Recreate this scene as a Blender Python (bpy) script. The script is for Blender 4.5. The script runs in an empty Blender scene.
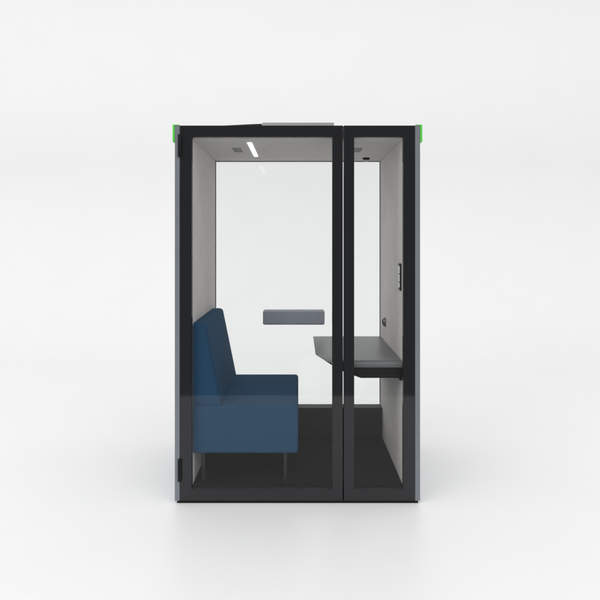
import bpy, bmesh, math, random
from mathutils import Vector, Matrix

C = bpy.context.scene.collection
S = 0.006                    # metres per photograph pixel on the plane of the glass front
EYE = 1.563                  # camera height
DIST = 3.51                  # camera to glass front

# ------------------------------------------------------------------ materials
def lin(c):
    c = c / 255.0
    return c / 12.92 if c <= 0.04045 else ((c + 0.055) / 1.055) ** 2.4

def newmat(name):
    m = bpy.data.materials.new(name)
    m.use_nodes = True
    nt = m.node_tree
    return m, nt, nt.nodes['Principled BSDF']

def coords(nt, scale=(1, 1, 1)):
    tc = nt.nodes.new('ShaderNodeTexCoord')
    mp = nt.nodes.new('ShaderNodeMapping')
    mp.inputs['Scale'].default_value = scale
    nt.links.new(tc.outputs['Object'], mp.inputs['Vector'])
    return mp.outputs['Vector']

def noise(nt, vec, scale, detail=4.0, rough=0.55):
    n = nt.nodes.new('ShaderNodeTexNoise')
    n.inputs['Scale'].default_value = scale
    n.inputs['Detail'].default_value = detail
    n.inputs['Roughness'].default_value = rough
    nt.links.new(vec, n.inputs['Vector'])
    return n.outputs['Fac']

def vary(nt, fac, c0, c1, lo=0.3, hi=0.7):
    r = nt.nodes.new('ShaderNodeValToRGB')
    r.color_ramp.elements[0].position = lo
    r.color_ramp.elements[1].position = hi
    r.color_ramp.elements[0].color = (*c0, 1)
    r.color_ramp.elements[1].color = (*c1, 1)
    nt.links.new(fac, r.inputs['Fac'])
    return r.outputs['Color']

def bump(nt, bsdf, height, strength, dist, prev=None):
    b = nt.nodes.new('ShaderNodeBump')
    b.inputs['Strength'].default_value = strength
    b.inputs['Distance'].default_value = dist
    nt.links.new(height, b.inputs['Height'])
    if prev is not None:
        nt.links.new(prev, b.inputs['Normal'])
    nt.links.new(b.outputs['Normal'], bsdf.inputs['Normal'])
    return b.outputs['Normal']

def simple(name, col, rough=0.5, spec=0.5, var=0.06, nscale=40.0, bstr=0.05, bscale=300.0, metallic=0.0, coat=0.0):
    m, nt, b = newmat(name)
    v = coords(nt)
    f = noise(nt, v, nscale)
    c = vary(nt, f, tuple(x * (1 - var) for x in col), tuple(x * (1 + var) for x in col))
    nt.links.new(c, b.inputs['Base Color'])
    b.inputs['Roughness'].default_value = rough
    b.inputs['Specular IOR Level'].default_value = spec
    b.inputs['Metallic'].default_value = metallic
    b.inputs['Coat Weight'].default_value = coat
    b.inputs['Coat Roughness'].default_value = 0.03
    if bstr > 0:
        bump(nt, b, noise(nt, v, bscale, 2.0), bstr, 0.001)
    return m

def fabric(name, col, var=0.10, weave=900.0, bstr=0.35, soft=0.0, sheen=0.0, spec=0.1, fleck=0.5):
    """woven cloth: fine thread noise, felted flecks and a broad unevenness"""
    m, nt, b = newmat(name)
    v = coords(nt)
    f1 = noise(nt, v, weave, 2.0, 0.7)
    f2 = noise(nt, v, 190.0, 4.0, 0.7)
    f3 = noise(nt, v, 5.0, 3.0)
    def madd(x, k, add):
        n = nt.nodes.new('ShaderNodeMath'); n.operation = 'MULTIPLY_ADD'
        n.inputs[1].default_value = k
        nt.links.new(x, n.inputs[0])
        if isinstance(add, float): n.inputs[2].default_value = add
        else: nt.links.new(add, n.inputs[2])
        return n.outputs[0]
    f = madd(f1, 0.75 - fleck, madd(f2, fleck, madd(f3, 0.07, 0.09)))
    c = vary(nt, f, tuple(x * (1 - var) for x in col), tuple(x * (1 + var) for x in col), 0.38, 0.62)
    nt.links.new(c, b.inputs['Base Color'])
    b.inputs['Roughness'].default_value = 0.92
    b.inputs['Specular IOR Level'].default_value = spec
    b.inputs['Sheen Weight'].default_value = sheen
    n = None
    if soft > 0:
        n = bump(nt, b, noise(nt, v, 4.5, 2.0, 0.4), soft, 0.03)
    if bstr > 0:
        bump(nt, b, f1, bstr, 0.0012, n)
    return m

def glass(name, tint, f0):
    """thin architectural pane: clear with Schlick reflection on each face"""
    m = bpy.data.materials.new(name); m.use_nodes = True
    nt = m.node_tree; nt.nodes.clear()
    out = nt.nodes.new('ShaderNodeOutputMaterial')
    mix = nt.nodes.new('ShaderNodeMixShader')
    tr = nt.nodes.new('ShaderNodeBsdfTransparent'); tr.inputs[0].default_value = (*tint, 1)
    gl = nt.nodes.new('ShaderNodeBsdfGlossy'); gl.inputs['Roughness'].default_value = 0.0
    gl.inputs['Color'].default_value = (1, 1, 1, 1)
    lw = nt.nodes.new('ShaderNodeLayerWeight'); lw.inputs['Blend'].default_value = 0.5
    p = nt.nodes.new('ShaderNodeMath'); p.operation = 'POWER'; p.inputs[1].default_value = 5.0
    q = nt.nodes.new('ShaderNodeMath'); q.operation = 'MULTIPLY_ADD'
    q.inputs[1].default_value = 1 - f0; q.inputs[2].default_value = f0
    nt.links.new(lw.outputs['Facing'], p.inputs[0]); nt.links.new(p.outputs[0], q.inputs[0])
    nt.links.new(q.outputs[0], mix.inputs[0]); nt.links.new(tr.outputs[0], mix.inputs[1])
    nt.links.new(gl.outputs[0], mix.inputs[2]); nt.links.new(mix.outputs[0], out.inputs['Surface'])
    return m

def emitter(name, col, strength):
    m, nt, b = newmat(name)
    b.inputs['Base Color'].default_value = (0.8, 0.8, 0.8, 1)
    b.inputs['Emission Color'].default_value = (*col, 1)
    b.inputs['Emission Strength'].default_value = strength
    return m

M = {
    'frame':   simple('black_frame', (0.0150, 0.0160, 0.0178), 0.05, 0.45, 0.0, 30, 0.0),
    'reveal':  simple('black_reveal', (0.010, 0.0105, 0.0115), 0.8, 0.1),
    'hinge':   simple('hinge_black', (0.007, 0.008, 0.009), 0.55, 0.2),
    'panel':   simple('grey_panel', (0.182, 0.203, 0.225), 0.48, 0.4, 0.03, 25, 0.04, 600),
    'green':   simple('green_plastic', (0.13, 0.72, 0.075), 0.4, 0.4, 0.04),
    'plinth':  simple('plinth_black', (0.010, 0.010, 0.010), 0.7, 0.2),
    'felt':    fabric('wall_felt', (0.63, 0.602, 0.584), 0.32, 400, 0.04),
    'ceil':    fabric('ceiling_felt', (0.585, 0.565, 0.557), 0.32, 400, 0.04),
    'carpet':  fabric('dark_carpet', (0.0095, 0.0095, 0.0098), 0.45, 300, 0.15),
    'duct':    simple('dark_ledge', (0.020, 0.0205, 0.022), 0.6, 0.3, 0.08),
    'gasket':  simple('gasket', (0.14, 0.142, 0.142), 0.6, 0.3),
    'navy':    fabric('navy_upholstery', (0.0195, 0.0620, 0.122), 0.22, 300, 0.04, 0.06, 0.035, 0.05),
    'leg':     simple('leg_metal', (0.016, 0.016, 0.017), 0.35, 0.4, 0.05, 40, 0.02, 300, 0.2),
    'sill_lit':    simple('sill_lit_tone', (0.040, 0.040, 0.042), 0.6, 0.3),  # bottom rail's upward face, paler than the frame: caught light put into the colour
    'desk':    simple('desk_laminate', (0.130, 0.132, 0.137), 0.36, 0.5, 0.05, 60, 0.03, 700),
    'apron':   simple('desk_black', (0.006, 0.0063, 0.007), 0.6, 0.3),
    'pad':     fabric('pad_grey', (0.435, 0.470, 0.530), 0.10, 400, 0.05),
    'slot':    simple('slot_black', (0.02, 0.02, 0.02), 0.8, 0.2),
    'grille':  simple('grille_grey', (0.055, 0.054, 0.053), 0.7, 0.3),
    'housing': simple('lamp_housing', (0.55, 0.55, 0.55), 0.4, 0.5),
    'lamp':    emitter('lamp_diffuser', (1.0, 0.97, 0.95), 2.4),
    'white':   simple('white_plastic', (0.62, 0.62, 0.62), 0.4, 0.5, 0.02),
    'key':     simple('key_grey', (0.52, 0.53, 0.52), 0.35, 0.5, 0.03),
    'steel':   simple('brushed_steel', (0.22, 0.22, 0.22), 0.35, 0.5, 0.05, 60, 0.02, 400, 0.7),
    'unit':    simple('roof_unit_grey', (0.40, 0.40, 0.39), 0.5, 0.4, 0.04),
    'glass':   glass('clear_glass', (0.986, 0.991, 0.989), 0.014),
    'rglass':  glass('rear_glass', (0.981, 0.985, 0.983), 0.014),
}

def floor_material():
    m, nt, b = newmat('studio_floor')
    v = coords(nt)
    c = vary(nt, noise(nt, v, 1.3, 3), (0.795, 0.795, 0.797), (0.805, 0.805, 0.807))
    nt.links.new(c, b.inputs['Base Color'])
    b.inputs['Roughness'].default_value = 0.38
    b.inputs['Specular IOR Level'].default_value = 0.5
    bump(nt, b, noise(nt, v, 900, 2.0), 0.03, 0.0004)
    return m
M['floor'] = floor_material()

def backdrop_material():
    """same white sheet as the floor, its gloss fading to matt as it curves up"""
    m, nt, b = newmat('studio_backdrop')
    v = coords(nt)
    c = vary(nt, noise(nt, v, 1.3, 3), (0.795, 0.795, 0.797), (0.805, 0.805, 0.807))
    nt.links.new(c, b.inputs['Base Color'])
    sx = nt.nodes.new('ShaderNodeSeparateXYZ'); nt.links.new(v, sx.inputs[0])
    for sock, lo, hi in (('Roughness', 0.38, 0.95), ('Specular IOR Level', 0.5, 0.05)):
        mr = nt.nodes.new('ShaderNodeMapRange'); mr.interpolation_type = 'SMOOTHSTEP'
        mr.inputs['From Min'].default_value = 0.0; mr.inputs['From Max'].default_value = 1.0
        mr.inputs['To Min'].default_value = lo; mr.inputs['To Max'].default_value = hi
        nt.links.new(sx.outputs['Z'], mr.inputs['Value']); nt.links.new(mr.outputs[0], b.inputs[sock])
    return m
M['backdrop'] = backdrop_material()

# ------------------------------------------------------------------ mesh helpers
def bevel_all(bm, r, seg, edges=None):
    if r > 0:
        bmesh.ops.bevel(bm, geom=edges if edges is not None else bm.edges[:], offset=r, segments=seg,
                        profile=0.5, affect='EDGES', clamp_overlap=True)

def box_bm(x0, x1, y0, y1, z0, z1, r=0.0, seg=3, bm=None):
    b = bmesh.new()
    bmesh.ops.create_cube(b, size=1.0)
    for v in b.verts:
        v.co = Vector(((x0 + x1) / 2 + v.co.x * (x1 - x0), (y0 + y1) / 2 + v.co.y * (y1 - y0), (z0 + z1) / 2 + v.co.z * (z1 - z0)))
    bevel_all(b, r, seg)
    return merge(bm, b)

def merge(dst, src):
    if dst is None:
        return src
    me = bpy.data.meshes.new('tmp'); src.to_mesh(me); src.free()
    dst.from_mesh(me); bpy.data.meshes.remove(me)
    return dst

def prism_xz(pts, y0, y1, r=0.0, seg=4, bm=None, square_x=None):
    """profile in X,Z extruded along Y"""
    b = bmesh.new()
    f = b.faces.new([b.verts.new((x, y0, z)) for x, z in pts])
    g = bmesh.ops.extrude_face_region(b, geom=[f])
    for v in [e for e in g['geom'] if isinstance(e, bmesh.types.BMVert)]:
        v.co.y = y1
    bmesh.ops.recalc_face_normals(b, faces=b.faces[:])
    bevel_all(b, r, seg, [e for e in b.edges if square_x is None or not all(abs(v.co.x - square_x) < 1e-5 for v in e.verts)])
    return merge(bm, b)

def loft_bm(top, bot, bm=None):
    """two polygons of the same count, closed"""
    b = bmesh.new()
    t = [b.verts.new(p) for p in top]; q = [b.verts.new(p) for p in bot]
    b.faces.new(t); b.faces.new(q[::-1])
    n = len(t)
    for i in range(n):
        b.faces.new((t[i], q[i], q[(i + 1) % n], t[(i + 1) % n]))
    bmesh.ops.recalc_face_normals(b, faces=b.faces[:])
    return merge(bm, b)

def cyl_bm(center, axis, r0, r1, h, seg=28, bev=0.0, bm=None):
    b = bmesh.new()
    bmesh.ops.create_cone(b, cap_ends=True, segments=seg, radius1=r0, radius2=r1, depth=h)
    if bev > 0:
        es = [e for e in b.edges if any(len(f.verts) > 4 for f in e.link_faces)]
        bevel_all(b, bev, 2, es)
    q = Vector((0, 0, 1)).rotation_difference(Vector(axis)).to_matrix().to_4x4()
    bmesh.ops.transform(b, matrix=Matrix.Translation(center) @ q, verts=b.verts[:])
    return merge(bm, b)

def obj(name, bm, mat, parent=None, smooth=False):
    me = bpy.data.meshes.new(name)
    bmesh.ops.recalc_face_normals(bm, faces=bm.faces[:])
    bm.to_mesh(me); bm.free()
    for m in (mat if isinstance(mat, (list, tuple)) else [mat]):
        me.materials.append(m)
    if smooth:
        me.polygons.foreach_set('use_smooth', [True] * len(me.polygons))
        me.set_sharp_from_angle(angle=math.radians(smooth if smooth is not True else 50))
    o = bpy.data.objects.new(name, me); C.objects.link(o)
    if parent is not None:
        o.parent = parent
        root = parent
        off = Vector((0, 0, 0))
        while root is not None:
            off += root.location; root = root.parent
        o.data.transform(Matrix.Translation(-off))
    return o

def thing(name, label, cat, loc=(0, 0, 0)):
    o = bpy.data.objects.new(name, None); C.objects.link(o)
    o.location = loc; o['label'] = label; o['category'] = cat
    o.empty_display_size = 0.1
    return o

def X(px, k=1.0): return (px - 298.3) * S * k
def Z(py, k=1.0): return EYE - (py - 243.0) * S * k

# ------------------------------------------------------------------ the setting: a studio sweep
bm = bmesh.new()
W = 18.0
Y0, YB, R = -2.47, 4.0, 3.0
vs = [bm.verts.new(p) for p in ((-W, Y0, 0), (W, Y0, 0), (W, YB, 0), (-W, YB, 0))]
bm.faces.new(vs)
floor = obj('floor', bm, M['floor']); floor['kind'] = 'structure'
bm = bmesh.new()
prof = [(YB + R * math.sin(t), R - R * math.cos(t)) for t in [math.pi / 2 * i / 48 for i in range(49)]] + [(YB + R, 9.0)]
rows = [[bm.verts.new((x, y, z)) for x in (-W, W)] for y, z in prof]
for a, b in zip(rows, rows[1:]):
    bm.faces.new((a[0], a[1], b[1], b[0]))
back = obj('backdrop', bm, M['backdrop'], smooth=60); back['kind'] = 'structure'

# ------------------------------------------------------------------ the booth
D = 1.0                                     # inner depth
IW = 0.633                                  # inner half width, right
IL = 0.640                                  # and left
XL, XR = X(174.7), X(420.2)                 # outer faces
TOP = Z(125.3)
FLOOR_Z, CEIL_Z = 0.10, 2.195
BACK = D + 0.045
booth = thing('office_booth', 'tall glass fronted office phone booth with black frames and green corner clips', 'phone booth', (0, 0.5, 0))

obj('plinth', box_bm(X(177), X(418.2), 0.006, BACK - 0.02, 0.0, 0.0155), M['plinth'], booth)
for x0, x1 in ((XL, X(179.6)), (X(415.2), XR)):
    obj('side_panel', box_bm(x0, x1, 0.0, BACK, 0.0155, TOP, 0.0022, 2), M['panel'], booth)
for x0, x1 in ((X(179.6) + 0.001, -IL), (IW, X(415.2) - 0.001)):
    obj('wall_lining', box_bm(x0, x1, 0.034, BACK - 0.002, 0.0165, TOP - 0.004, 0.004, 2), M['felt'], booth)
obj('floor_panel', box_bm(-IL + 0.0005, IW - 0.0005, 0.034, BACK - 0.004, 0.017, FLOOR_Z, 0.002, 1), M['carpet'], booth)
ceiling = obj('ceiling', box_bm(-IL + 0.0005, IW - 0.0005, 0.034, BACK - 0.004, CEIL_Z, TOP - 0.006, 0.003, 2), M['ceil'], booth)
obj('rear_ledge', box_bm(-IL + 0.001, IW - 0.001, 0.892, D - 0.001, FLOOR_Z + 0.0005, 0.322, 0.003, 2), M['duct'], booth)

def frame_bm(x0, x1, z0, z1, w_l, w_r, w_t, w_b, y0, y1):
    """rectangular frame in one piece, tiny rounded arrises"""
    b = bmesh.new()
    o = [(x0, z0), (x1, z0), (x1, z1), (x0, z1)]
    i = [(x0 + w_l, z0 + w_b), (x1 - w_r, z0 + w_b), (x1 - w_r, z1 - w_t), (x0 + w_l, z1 - w_t)]
    ring = []
    for y in (y0, y1):
        ring.append(([b.verts.new((x, y, z)) for x, z in o], [b.verts.new((x, y, z)) for x, z in i]))
    for k in range(4):
        n = (k + 1) % 4
        b.faces.new((ring[0][0][k], ring[0][0][n], ring[0][1][n], ring[0][1][k]))
        b.faces.new((ring[1][0][n], ring[1][0][k], ring[1][1][k], ring[1][1][n]))
        b.faces.new((ring[0][0][n], ring[0][0][k], ring[1][0][k], ring[1][0][n]))
        b.faces.new((ring[0][1][k], ring[0][1][n], ring[1][1][n], ring[1][1][k]))
    bmesh.ops.recalc_face_normals(b, faces=b.faces[:])
    es = [e for e in b.edges if len(e.link_faces) == 2 and e.calc_face_angle() > 0.5]
    bevel_all(b, 0.0012, 2, es)
    b.normal_update()
    for f in b.faces:
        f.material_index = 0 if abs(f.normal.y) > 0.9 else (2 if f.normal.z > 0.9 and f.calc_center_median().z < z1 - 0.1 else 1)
    return b

ZB = 0.0165
# door, hinged on the left
dx0, dx1 = X(179.6) + 0.0015, X(342.8)
door = obj('door', frame_bm(dx0, dx1, ZB, TOP - 0.001, X(191.8) - dx0, dx1 - X(332.3), TOP - Z(135.9), Z(489.8) - ZB, 0.0, 0.032), (M['frame'], M['reveal'], M['sill_lit']), booth)
obj('glass', box_bm(X(191.8) + 0.0005, X(332.3) - 0.0005, 0.003, 0.013, Z(489.8) + 0.0005, Z(135.9) - 0.0005), M['glass'], door)
for z0, z1 in ((Z(157.2), Z(134.2)), (Z(481.5), Z(458.8))):
    h = box_bm(X(178.5), X(181.9), -0.010, -0.0005, z0, z1, 0.004, 3)
    h = cyl_bm(Vector((X(178.9), -0.004, (z0 + z1) / 2)), (0, 0, 1), 0.006, 0.006, (z1 - z0) * 0.98, 20, 0.001, h)
    obj('hinge', h, M['hinge'], door, 40)
# fixed window beside it
wx0, wx1 = X(343.85), X(415.2) - 0.0015
win = obj('window', frame_bm(wx0, wx1, ZB, TOP - 0.001, X(354.2) - wx0, wx1 - X(403.2), TOP - Z(135.9), Z(489.8) - ZB, 0.0, 0.032), (M['frame'], M['reveal'], M['sill_lit']), booth)
obj('glass', box_bm(X(354.2) + 0.0005, X(403.2) - 0.0005, 0.003, 0.013, Z(489.8) + 0.0005, Z(135.9) - 0.0005), M['glass'], win)
# rear pane with a thin gasket
rw = obj('rear_window', box_bm(-IL + 0.004, IW - 0.004, D + 0.004, D + 0.014, FLOOR_Z + 0.004, CEIL_Z - 0.004), M['rglass'], booth)
g = None
for a in ((-IL + 0.0005, -IL + 0.0065, 0.30, CEIL_Z - 0.001), (IW - 0.0065, IW - 0.0005, 0.30, CEIL_Z - 0.001), (-IL + 0.007, IW - 0.007, CEIL_Z - 0.007, CEIL_Z - 0.001)):
    g = box_bm(a[0], a[1], D + 0.0005, D + 0.0035, a[2], a[3], bm=g)
obj('gasket', g, M['gasket'], rw)

# green corner clips
for s, xo in ((-1, XL), (1, XR)):
    t0 = 0.0125
    t1 = 0.004
    b = bmesh.new()
    p = [(0, -0.10), (0, 0.0), (-0.028, 0.0), (-0.028, t1), (t0, t1), (t0, -0.10)]
    pts = [(xo + s * (q[0] + 0.0005), TOP + q[1] + 0.0005) for q in p]
    b.free()
    obj('corner_clip', prism_xz(pts, -0.0015, 0.11, 0.0016, 2), M['green'], booth, 40)

# roof: cap sheet, fan unit, cable duct
obj('roof', box_bm(X(179.6) + 0.001, X(415.2) - 0.001, 0.034, BACK - 0.001, TOP - 0.0035, TOP + 0.001, 0.001, 1), M['frame'], booth)
u = obj('roof_fan_unit', box_bm(-0.236, 0.2325, 0.30, 0.78, TOP + 0.0015, 2.349, 0.005, 3), M['unit'], booth, 40)
sl = None
for i in range(9):
    sl = box_bm(-0.19 + i * 0.046, -0.17 + i * 0.046, 0.36, 0.72, 2.3485, 2.3497, bm=sl)
obj('fan_slots', sl, M['slot'], u)
obj('cable_duct', prism_xz([(-0.58, TOP + 0.0015), (-0.238, TOP + 0.0015), (-0.238, 2.340), (-0.30, 2.338), (-0.48, 2.329), (-0.58, 2.318)], 0.30, 0.42, 0.003, 2), M['hinge'], booth, 40)

# ceiling fittings
def slotted(name, x0, x1, y0, y1, parent):
    """ceiling grille: two rows of narrow slots running front to back in a thin plate"""
    g = obj(name, box_bm(x0 - 0.004, x1 + 0.004, y0 - 0.006, y1 + 0.006, CEIL_Z - 0.0012, CEIL_Z + 0.002), M['ceil'], parent)
    pl = None
    n = 5
    w = (x1 - x0) / (n - 0.5)
    for j in range(2):
        ya = y0 + j * (y1 - y0) * 0.53
        yb = ya + (y1 - y0) * 0.47
        for i in range(n):
            pl = box_bm(x0 + i * w, x0 + (i + 0.55) * w, ya, yb, CEIL_Z - 0.0022, CEIL_Z, bm=pl)
    obj('slots', pl, M['grille'], g)
    return g
slotted('air_vent', -0.440, -0.386, 0.37, 0.55, ceiling)
slotted('air_vent', 0.372, 0.426, 0.37, 0.55, ceiling)
obj('ceiling_light', box_bm(-0.3215, -0.2935, 0.165, 0.745, CEIL_Z - 0.004, CEIL_Z + 0.002, 0.0015, 2), M['lamp'], ceiling)
d = cyl_bm(Vector((0.505, 0.84, CEIL_Z - 0.007)), (0, 0, 1), 0.022, 0.028, 0.014, 32, 0.002)
sen = obj('smoke_detector', d, M['slot'], ceiling, 40)
b = bmesh.new(); bmesh.ops.create_uvsphere(b, u_segments=24, v_segments=12, radius=0.016)
for v in b.verts: v.co = Vector((v.co.x + 0.505, v.co.y + 0.84, v.co.z * 0.8 + CEIL_Z - 0.015))
obj('lens', b, M['white'], sen, True)

# fittings on the right wall
cp = obj('control_panel', box_bm(IW - 0.008, IW - 0.0002, 0.075, 0.150, 1.270, 1.437, 0.003, 3), M['hinge'], booth, 40)
kb = None
for z0, z1 in ((1.288, 1.318), (1.324, 1.368), (1.374, 1.420)):
    kb = box_bm(IW - 0.0095, IW - 0.0075, 0.092, 0.145, z0, z1, 0.0008, 2, kb)
obj('keys', kb, M['key'], cp, 40)
sk = cyl_bm(Vector((IW - 0.009, 0.745, 0.989)), (-1, 0, 0), 0.033, 0.031, 0.0178, 36, 0.003)
sk = obj('power_socket', sk, M['steel'], booth, 40)
obj('socket_face', cyl_bm(Vector((IW - 0.0185, 0.745, 0.989)), (-1, 0, 0), 0.022, 0.021, 0.004, 32, 0.001), M['slot'], sk, 40)

# ------------------------------------------------------------------ navy bench sofa
sofa = thing('bench_sofa', 'navy blue upholstered bench sofa with wedge backrest inside the glass booth', 'sofa', (-0.315, 0.46, FLOOR_Z))
SY0, SY1 = 0.038, 0.885
def subdivide(b, cuts):
    bmesh.ops.subdivide_edges(b, edges=b.edges[:], cuts=cuts, use_grid_fill=True)
    return b
obj('seat', prism_xz([(-0.6385, 0.283), (0.0, 0.283), (0.0, 0.580), (-0.6385, 0.580)], SY0, SY1, 0.022, 6, None, -0.6385), M['navy'], sofa, 40)
obj('backrest', prism_xz([(-0.6385, 0.566), (-0.4615, 0.566), (-0.5655, 1.076), (-0.6385, 1.076)], SY0 + 0.001, SY1 - 0.001, 0.022, 6, None, -0.6385), M['navy'], sofa, 40)
for x in (-0.08, -0.585):
    for y in (0.10, 0.83):
        lg = cyl_bm(Vector((x, y, (FLOOR_Z + 0.006 + 0.290) / 2)), (0, 0, 1), 0.011, 0.013, 0.290 - FLOOR_Z - 0.006, 24)
        lo = obj('leg', lg, M['leg'], sofa, 40)
        obj('foot_cap', cyl_bm(Vector((x, y, FLOOR_Z + 0.0035)), (0, 0, 1), 0.014, 0.014, 0.007, 24, 0.001), M['slot'], lo, 40)

# ------------------------------------------------------------------ wall desk
desk = thing('wall_desk', 'grey desk with black knife edge underside fixed to the right booth wall', 'desk', (0.45, 0.5, 0.7415))
TZ, MZ, BZ = 0.846, 0.806, 0.7415
top = [(IW - 0.001, 0.05), (0.21, 0.05), (0.1105, 0.2485), (0.1135, 0.985), (IW - 0.001, 0.985)]
bot = [(IW - 0.001, 0.05), (0.380, 0.05), (0.270, 0.262), (0.273, 0.985), (IW - 0.001, 0.985)]
def lerp(t): return [(a[0] + (c[0] - a[0]) * t, a[1] + (c[1] - a[1]) * t) for a, c in zip(top, bot)]
edge_t = lerp(0.03)
mid = lerp((TZ - MZ) / (TZ - BZ))
dt = loft_bm([(x, y, TZ) for x, y in top], [(x, y, MZ) for x, y in mid])
front = [e for e in dt.edges if all(abs(v.co.y - 0.05) < 1e-4 and abs(v.co.z - TZ) < 1e-4 for v in e.verts)]
bevel_all(dt, 0.030, 8, front)
obj('tabletop', dt, M['desk'], desk, 40)
obj('apron', loft_bm([(x, y + (0.0005 if i < 2 else 0), MZ - 0.0005) for i, (x, y) in enumerate(mid)], [(x, y + (0.0005 if i < 2 else 0), BZ) for i, (x, y) in enumerate(bot)]), M['apron'], desk)
obj('bracket', box_bm(IW - 0.016, IW - 0.001, 0.052, 0.60, BZ - 0.016, BZ - 0.0005, 0.003, 2), M['apron'], desk)

# ------------------------------------------------------------------ rounded grey pad on the rear glass
pad = obj('glass_pad', box_bm(-0.267, 0.1985, 0.892, D + 0.003, 0.9465, 1.052, 0.012, 5), M['pad'], None, 40)
pad['label'] = 'grey rounded horizontal pad mounted on the rear glass above the sofa seat'
pad['category'] = 'pad'

# ------------------------------------------------------------------ studio lamps
def area(name, loc, target, sx, sy, power, spread=180):
    l = bpy.data.lights.new(name, 'AREA'); l.shape = 'RECTANGLE'
    l.size = sx; l.size_y = sy; l.energy = power; l.spread = math.radians(spread)
    o = bpy.data.objects.new(name, l); C.objects.link(o)
    o.location = loc
    o.rotation_euler = (Vector(target) - Vector(loc)).to_track_quat('-Z', 'Y').to_euler()
    return o
area('key_softbox', (1.5, -12.0, 18.0), (0, 1.0, 0), 16, 16, 700)
area('front_softbox', (-10.5, -10.5, 7.5), (0, 0.5, 0.9), 8, 8, 520)
area('fill_softbox', (11.5, -11.0, 8.0), (0.5, 0.5, 0.6), 8, 8, 180)
area('backdrop_softbox', (0, 2.0, 6.0), (0, 7.0, 4.0), 26, 1.5, 54, 90)
area('top_softbox', (0, 2.6, 8.0), (0, 7.0, 5.5), 26, 1.5, 62, 100)

# white studio all round, its front wall (behind the camera) left dark
world = bpy.data.worlds.new('World'); bpy.context.scene.world = world
world.use_nodes = True
nt = world.node_tree
bg = nt.nodes['Background']
tc = nt.nodes.new('ShaderNodeTexCoord')
sx = nt.nodes.new('ShaderNodeSeparateXYZ'); nt.links.new(tc.outputs['Generated'], sx.inputs[0])
def wmath(op, a, b=None, c=None):
    n = nt.nodes.new('ShaderNodeMath'); n.operation = op
    for i, q in enumerate((a, b, c)):
        if q is None: continue
        if isinstance(q, (int, float)): n.inputs[i].default_value = q
        else: nt.links.new(q, n.inputs[i])
    return n.outputs[0]
def wstep(v, lo, hi):
    n = nt.nodes.new('ShaderNodeMapRange'); n.interpolation_type = 'SMOOTHSTEP'
    n.inputs['From Min'].default_value = lo; n.inputs['From Max'].default_value = hi
    nt.links.new(v, n.inputs['Value']); return n.outputs[0]
bright = wmath('MAXIMUM', wstep(sx.outputs['Y'], -0.80, -0.45), wstep(sx.outputs['Z'], 0.30, 0.55))
level = wmath('MULTIPLY_ADD', bright, 0.85, 0.15)
cmb = nt.nodes.new('ShaderNodeCombineColor')
for i in range(3): nt.links.new(level, cmb.inputs[i])
nt.links.new(cmb.outputs[0], bg.inputs['Color'])
bg.inputs['Strength'].default_value = 1.10

# ------------------------------------------------------------------ camera
cam = bpy.data.cameras.new('Camera'); co = bpy.data.objects.new('Camera', cam); C.objects.link(co)
co.location = (0, -DIST, EYE); co.rotation_euler = (math.pi / 2, 0, 0)
cam.sensor_width = 36.0
cam.lens = DIST / S / 600.0 * 36.0
cam.shift_x = (300 - 298.3) / 600.0
cam.shift_y = (243 - 300) / 600.0
cam.clip_start = 0.05; cam.clip_end = 200
sc = bpy.context.scene
sc.camera = co
sc.view_settings.view_transform = 'Standard'
sc.view_settings.look = 'None'
sc.view_settings.exposure = 0.0
sc.view_settings.gamma = 1.0
sc.cycles.max_bounces = 14
sc.cycles.diffuse_bounces = 8
sc.cycles.glossy_bounces = 6
sc.cycles.transparent_max_bounces = 32
sc.cycles.use_denoising = True
sc.cycles.sample_clamp_indirect = 6.0
